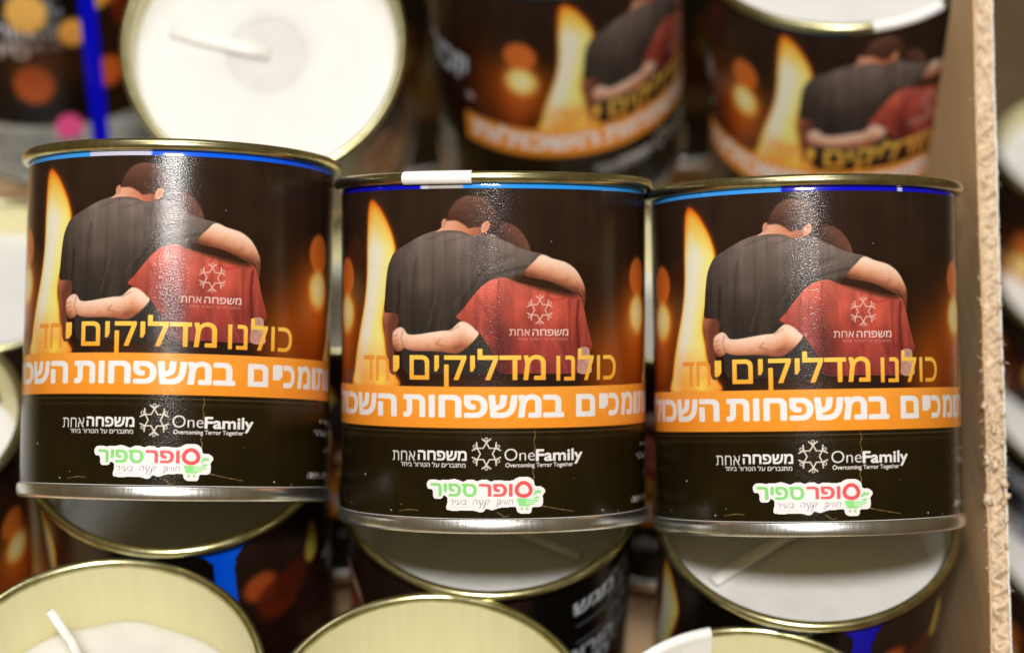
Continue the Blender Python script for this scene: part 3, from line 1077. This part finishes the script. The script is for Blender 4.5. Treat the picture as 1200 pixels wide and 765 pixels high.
def sleeve_mesh(name, t0, t1, mat):
    """a paper tab folded over the rolled rim between two angles"""
    prof = [(0.0382 + (0.00132 + 0.00018) * math.cos(q), 0.08285 + (0.00142 + 0.00018) * math.sin(q)) for q in np.linspace(-1.25, 3.4, 20)]
    prof = prof + [(0.0364, 0.0805), (0.0364, 0.0735)]
    ths = np.linspace(t0, t1, 40)
    P = np.concatenate([cyl_grid(ths, [z], r) for r, z in prof], axis=0)
    me = grid_mesh(name, P, mat)
    return me


# ---------------------------------------------------------------- the cans
GROUP_SHOW = "candle tins standing across the front"
GROUP_BOX = "open candle tins packed in the box"
GROUP_NEXT = "candle tins in the next box"


def can(label, M, group, wax_depth=0.012, fine=False, body=None, wax=None, wick=None, spin_in=0.0, sticker=False, tab=None, label_me=None):
    e = bpy.data.objects.new("candle_tin", None)
    e.empty_display_size = 0.01
    C.collection.objects.link(e)
    e.matrix_world = M
    e["label"] = label
    e["category"] = "candle tin"
    e["group"] = group
    link("tin_body", body or ME_BODY, e)
    link("printed_label", label_me or (ME_LABEL if fine else ME_LABEL_FAR), e)
    link("top_rim", ME_RIM, e)
    link("base_bead", ME_BASE, e)
    link("inner_wall", ME_INNER, e)
    wx = link("wax", wax or ME_WAX, e)
    wx.location = (0, 0, 0.0826 - wax_depth)
    wx.rotation_euler = (0, 0, math.radians(spin_in))
    if wick is not None:
        link("wick", wick, wx)
    if sticker:
        link("shop_sticker", ME_STICK, e)
    if tab is not None:
        link("paper_tab", sleeve_mesh("paper_tab", tab[0], tab[1], M_PAPER), e)
    return e


# three tins shown upright to the viewer
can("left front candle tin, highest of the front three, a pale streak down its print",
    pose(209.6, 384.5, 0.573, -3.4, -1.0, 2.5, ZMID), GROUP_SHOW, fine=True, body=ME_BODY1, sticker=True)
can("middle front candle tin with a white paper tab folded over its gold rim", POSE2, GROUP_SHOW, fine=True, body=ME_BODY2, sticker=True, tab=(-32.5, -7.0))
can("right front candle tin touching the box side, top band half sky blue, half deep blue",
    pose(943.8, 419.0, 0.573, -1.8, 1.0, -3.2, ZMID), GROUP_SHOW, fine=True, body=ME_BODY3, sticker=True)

# open tins under and in front of them (top rim centre, depth)
ZR = 0.0829
W_LIE = strip_mesh("wick", [(-0.025, -0.0175, 0.0012), (-0.016, -0.0108, 0.0018), (-0.007, -0.004, 0.0020), (0.0005, 0.001, 0.0014)], 0.0036, 0.0014, M_WICK)
W_LIE2 = strip_mesh("wick", [(0.004, -0.002, 0.0012), (0.013, -0.0075, 0.0020), (0.0235, -0.0125, 0.0016)], 0.0032, 0.0014, M_WICK)
W_STAND = strip_mesh("wick", [(-0.002, 0.004, 0.000), (-0.0055, 0.010, 0.008), (-0.0095, 0.016, 0.016), (-0.0145, 0.020, 0.0228)], 0.0026, 0.0016, M_WICK)
W_C = strip_mesh("wick", [(0.001, 0.000, 0.0004), (-0.008, 0.0018, 0.0009), (-0.018, 0.0042, 0.0010), (-0.027, 0.0068, 0.0008)], 0.0036, 0.0009, M_WICK)

can("open candle tin with shaded wax right under the left front tin", pose(211, 524, 0.600, 40, 0.0, 22 - 180, ZR), GROUP_BOX, 0.026, body=ME_BODY1)
can("open tin right under the middle front tin, short wick strip on shaded wax", pose(575, 571, 0.599, 40.5, -1.0, -95, ZR), GROUP_BOX, 0.013, wick=W_LIE2, spin_in=95)
can("open candle tin under the right front tin, its wick lying diagonally on bright wax", pose(945, 603, 0.594, 41, 0.5, 17 - 180, ZR), GROUP_BOX, 0.0068, body=ME_BODY_DEEP, wick=W_LIE, spin_in=163)
can("open candle tin at the bottom left, its wick leaning over deep white wax", pose(117, 800, 0.545, 42, 0, 60, ZR), GROUP_BOX, 0.0195, wax=ME_WAX_ROUGH, wick=W_STAND, spin_in=-60)
can("deep open candle tin at the bottom centre with only its cream inner wall in view", pose(503, 842, 0.543, 41.5, 0, 140, ZR), GROUP_BOX, 0.036)
can("open candle tin at the bottom right with white paper stuck over its rim", pose(884, 883, 0.543, 41.5, 0, 0, ZR), GROUP_BOX, 0.034, tab=(-168, -128))
can("open tin facing the viewer behind the left front tin, flat wick on white wax", pose(308.6, 52, 0.634, 78, 0, 30, ZR), GROUP_BOX, 0.008, wax=ME_WAX_RING, wick=W_C, spin_in=-30)
can("blurred candle tin with flame print and brush lettering above the middle front tin", pose(645, -98, 0.664, 43, 4.5, 51, ZR), GROUP_BOX, 0.008)
can("blurred candle tin with white wax and flame print above the right front tin", pose(984, -55, 0.652, 41, 5.0, 17, ZR), GROUP_BOX, 0.006, tab=(-13, 19))
can("blurred tin with round orange lights on its print in the top left corner", pose(45, -130, 0.70, 32, 0, 28 - 180, ZR), GROUP_BOX, 0.010, body=ME_BODY_DEEP, label_me=ME_LABEL_LIGHTS)
can("open candle tin of bright wax just left of the left front tin", pose(-20, 322, 0.655, 35, 0, 0, ZR), GROUP_BOX, 0.008)
can("open candle tin seen in the gap between the left and middle front tins", pose(392, 322, 0.662, 35, 0, 40, ZR), GROUP_BOX, 0.018)
can("open candle tin seen in the gap between the middle and right front tins", pose(792, 335, 0.662, 35, 0, -30, ZR), GROUP_BOX, 0.018)
can("cream walled open tin cut by the left edge beside the left front tin's foot", pose(-146, 497, 0.605, 42, 0, 0, ZR), GROUP_BOX, 0.016)
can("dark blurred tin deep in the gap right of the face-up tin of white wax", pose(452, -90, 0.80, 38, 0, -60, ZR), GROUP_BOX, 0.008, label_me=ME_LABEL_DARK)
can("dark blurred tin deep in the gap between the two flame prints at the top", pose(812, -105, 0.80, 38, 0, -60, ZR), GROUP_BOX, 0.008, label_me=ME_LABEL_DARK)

# the next box at the right, a layer lower
for i, (x, y, d, lab) in enumerate([(1296, 178, 0.80, "pale blurred tin beyond the box side, uppermost at the right edge"),
                                    (1300, 332, 0.79, "pale blurred tin beyond the box side, level with the right front tin's picture"),
                                    (1296, 482, 0.78, "pale blurred tin beyond the box side, level with the right front tin's lettering"),
                                    (1300, 640, 0.77, "pale blurred tin beyond the box side, lowest at the right edge")]):
    can(lab, pose(x, y, d, 40, 0, 20 + 70 * i, ZR), GROUP_NEXT, 0.008)

# ---------------------------------------------------------------- the cardboard box: torn side wall at the right, flat bottom
box = bpy.data.objects.new("cardboard_box", None)
C.collection.objects.link(box)
box["label"] = "brown corrugated cardboard box with a torn cut edge at the right of the tins"
box["category"] = "cardboard box"

XW = 0.1172
DOWN = Vector((0, -math.sin(math.radians(90 - PITCH)), -math.cos(math.radians(90 - PITCH))))


def edge_pt(py, x, back):
    d = 0.5855 - 0.0292e-3 * py
    return Vector((x, -(py - 382.5) / F * d, -d)) + DOWN * back


def board(name, x, th, mat, jit, seed, drop=0.17, extra=0.0, xj=0.0):
    """one liner of the board: a thin sheet whose cut edge wanders by jit"""
    rr = np.random.RandomState(seed)
    ys = np.linspace(-140, 900, 420)
    k = rr.randn(420)
    k = np.convolve(k, np.ones(5) / 5, 'same') + 0.5 * rr.randn(420) * 0.6
    wob = np.convolve(rr.randn(420), np.ones(40) / 40, 'same') * 2.2
    ss = [0, 0.0006, 0.002, 0.006, 0.015, 0.03, 0.06, 0.10, drop]
    verts, faces = [], []
    n = len(ss)
    for side in (0, 1):
        for i, y in enumerate(ys):
            for j, s_ in enumerate(ss):
                b_ = s_ + (extra + jit * k[i]) * (1 - s_ / drop)
                xx = x + side * th + xj * wob[i] * max(0, 1 - s_ / 0.02)
                verts.append(CAMM @ edge_pt(y, xx, b_))
    N = len(ys) * n
    for i in range(len(ys) - 1):
        for j in range(n - 1):
            a = i * n + j
            faces.append((a, a + 1, a + n + 1, a + n))
            faces.append((N + a, N + a + n, N + a + n + 1, N + a + 1))
        a = i * n
        faces.append((a, a + n, N + a + n, N + a))
    return mesh_from(name, verts, faces, mat)


wall = link("side_wall", board("inner_liner", XW, 0.0005, M_KRAFT, 0.00035, 21, xj=0.0003), box)
link("outer_liner", board("outer_liner", XW + 0.0046, 0.0004, M_WLINER, 0.0003, 22, xj=0.0003), wall)


def core_mesh():
    rr = np.random.RandomState(31)
    ys = np.linspace(-140, 900, 1300)
    ph = np.cumsum(np.full(1300, 1040 / 1300.0) * (1 + 0.25 * np.convolve(rr.randn(1300), np.ones(60) / 60, 'same') * 4)) / 25.5 * 2 * math.pi
    crush = np.convolve(rr.randn(1300), np.ones(30) / 30, 'same')
    jag = np.convolve(rr.randn(1300), np.ones(7) / 7, 'same')
    ss = [0, 0.0005, 0.0015, 0.004, 0.01, 0.03]
    verts, faces = [], []
    n = len(ss)
    for side in (0, 1):
        for i, y in enumerate(ys):
            for j, s_ in enumerate(ss):
                tri = math.asin(math.sin(ph[i]) * 0.96) / 1.3
                u = 0.5 + 0.46 * tri * (1 - 0.25 * abs(crush[i])) + 0.05 * crush[i] * (1 if j < 3 else 0.3)
                u = min(0.97, max(0.03, u))
                x = XW + 0.0005 + 0.0041 * u
                dy = (0.00045 * 1e4 * side) * 0.8
                b_ = s_ + 0.0004 + 0.0009 * jag[i] * (1 - s_ / 0.03)
                verts.append(CAMM @ edge_pt(y + dy, x, b_))
    N = len(ys) * n
    for i in range(len(ys) - 1):
        for j in range(n - 1):
            a = i * n + j
            faces.append((a, a + 1, a + n + 1, a + n))
            faces.append((N + a, N + a + n, N + a + n + 1, N + a + 1))
        a = i * n
        faces.append((a, a + n, N + a + n, N + a))
    return mesh_from("corrugated_core", verts, faces, M_CORE)


link("corrugated_core", core_mesh(), wall)


def pulp_mesh():
    """crushed, torn pulp filling between the liners a little below the cut"""
    rr = np.random.RandomState(51)
    ys = np.linspace(-140, 900, 900)
    us = np.linspace(0.0, 1.0, 9)
    a = np.convolve(rr.randn(900), np.ones(9) / 9, 'same')
    verts, faces = [], []
    for i, y in enumerate(ys):
        for u in us:
            dep = 0.0016 + 0.0010 * a[i] + 0.0004 * rr.randn() + 0.0008 * math.sin(y / 25.5 * 2 * math.pi + (u - 0.5) * 5)
            verts.append(CAMM @ edge_pt(y + rr.randn() * 0.5, XW + 0.0004 + 0.0043 * u, max(0.0003, dep)))
    n = len(us)
    for i in range(len(ys) - 1):
        for j in range(n - 1):
            q = i * n + j
            faces.append((q, q + 1, q + n + 1, q + n))
    return mesh_from("crushed_pulp", verts, faces, M_CORE)


link("crushed_pulp", pulp_mesh(), wall)


def fluff_mesh():
    """torn paper fibres and crumbs along the cut edge"""
    rr = np.random.RandomState(41)
    verts, faces = [], []
    for _ in range(520):
        y = rr.uniform(-60, 800)
        if rr.rand() < 0.45:
            y = rr.normal(520, 60)
        u = rr.choice([0.0, 1.0]) * 0.0042 + rr.normal(0.0003, 0.0005)
        p = edge_pt(y, XW + u, rr.normal(0.0002, 0.0003))
        d = Vector((rr.normal(0, 1), rr.normal(0, 1), rr.normal(0.6, 0.8))).normalized()
        L = abs(rr.normal(0.0005, 0.0004)) + 0.0002
        wv = abs(rr.normal(0.00011, 0.00006)) + 0.00005
        sd = d.cross(Vector((0.3, 0.5, 0.8))).normalized()
        up = sd.cross(d)
        bend = Vector((rr.normal(0, 1), rr.normal(0, 1), rr.normal(0, 1))) * 0.0003
        base = len(verts)
        for i in range(4):
            t = i / 3
            c = p + d * (L * t) + bend * (t * t)
            ww = wv * (1 - 0.75 * t)
            for k in range(4):
                q = math.pi / 2 * k
                verts.append(CAMM @ (c + sd * (ww * math.cos(q)) + up * (ww * 0.6 * math.sin(q))))
        for i in range(3):
            for k in range(4):
                a = base + i * 4 + k
                b_ = base + i * 4 + (k + 1) % 4
                faces.append((a, b_, b_ + 4, a + 4))
        faces.append((base + 12, base + 13, base + 14, base + 15))
    # bigger crumpled lumps
    for y, u, s_, in [(455, 0.0044, 0.0006), (487, 0.0046, 0.0007), (520, 0.0043, 0.0008), (566, 0.0044, 0.0011), (584, 0.0046, 0.0013), (586, 0.0, 0.0014), (540, 0.0002, 0.0010), (424, 0.0045, 0.0006),
                      (476, 0.0, 0.0008), (610, 0.0046, 0.0007), (395, 0.0044, 0.0006), (640, 0.0046, 0.0006), (668, 0.0045, 0.0005), (360, 0.0046, 0.0006), (545, 0.0022, 0.0011), (505, 0.0020, 0.0009)]:
        p = edge_pt(y, XW + u, -0.0002)
        base = len(verts)
        for i in range(7):
            for k in range(9):
                a, q = math.pi * i / 6, 2 * math.pi * k / 9
                r = s_ * (1 + 0.45 * rr.randn() * (0 < i < 6))
                verts.append(CAMM @ (p + Vector((math.sin(a) * math.cos(q), 1.4 * math.cos(a), math.sin(a) * math.sin(q))) * r * 0.8))
        for i in range(6):
            for k in range(9):
                a = base + i * 9 + k
                b_ = base + i * 9 + (k + 1) % 9
                faces.append((a, b_, b_ + 9, a + 9))
    return mesh_from("torn_fibres", verts, faces, M_CORE)


link("torn_fibres", fluff_mesh(), wall)


def slab(name, x0, x1, y0, y1, z0, z1, mat):
    v = [(x0, y0, z0), (x1, y0, z0), (x1, y1, z0), (x0, y1, z0), (x0, y0, z1), (x1, y0, z1), (x1, y1, z1), (x0, y1, z1)]
    f = [(0, 3, 2, 1), (4, 5, 6, 7), (0, 1, 5, 4), (1, 2, 6, 5), (2, 3, 7, 6), (3, 0, 4, 7)]
    return mesh_from(name, v, f, mat, smooth=False)


link("box_bottom", slab("box_bottom", -0.36, XW + 0.002, 0.10, 0.95, -0.010, -0.006, M_KRAFT), box)

tb = link("table", slab("table", -1.5, 1.5, -0.6, 2.2, -0.13, -0.098, M_TABLE))
tb["kind"] = "structure"
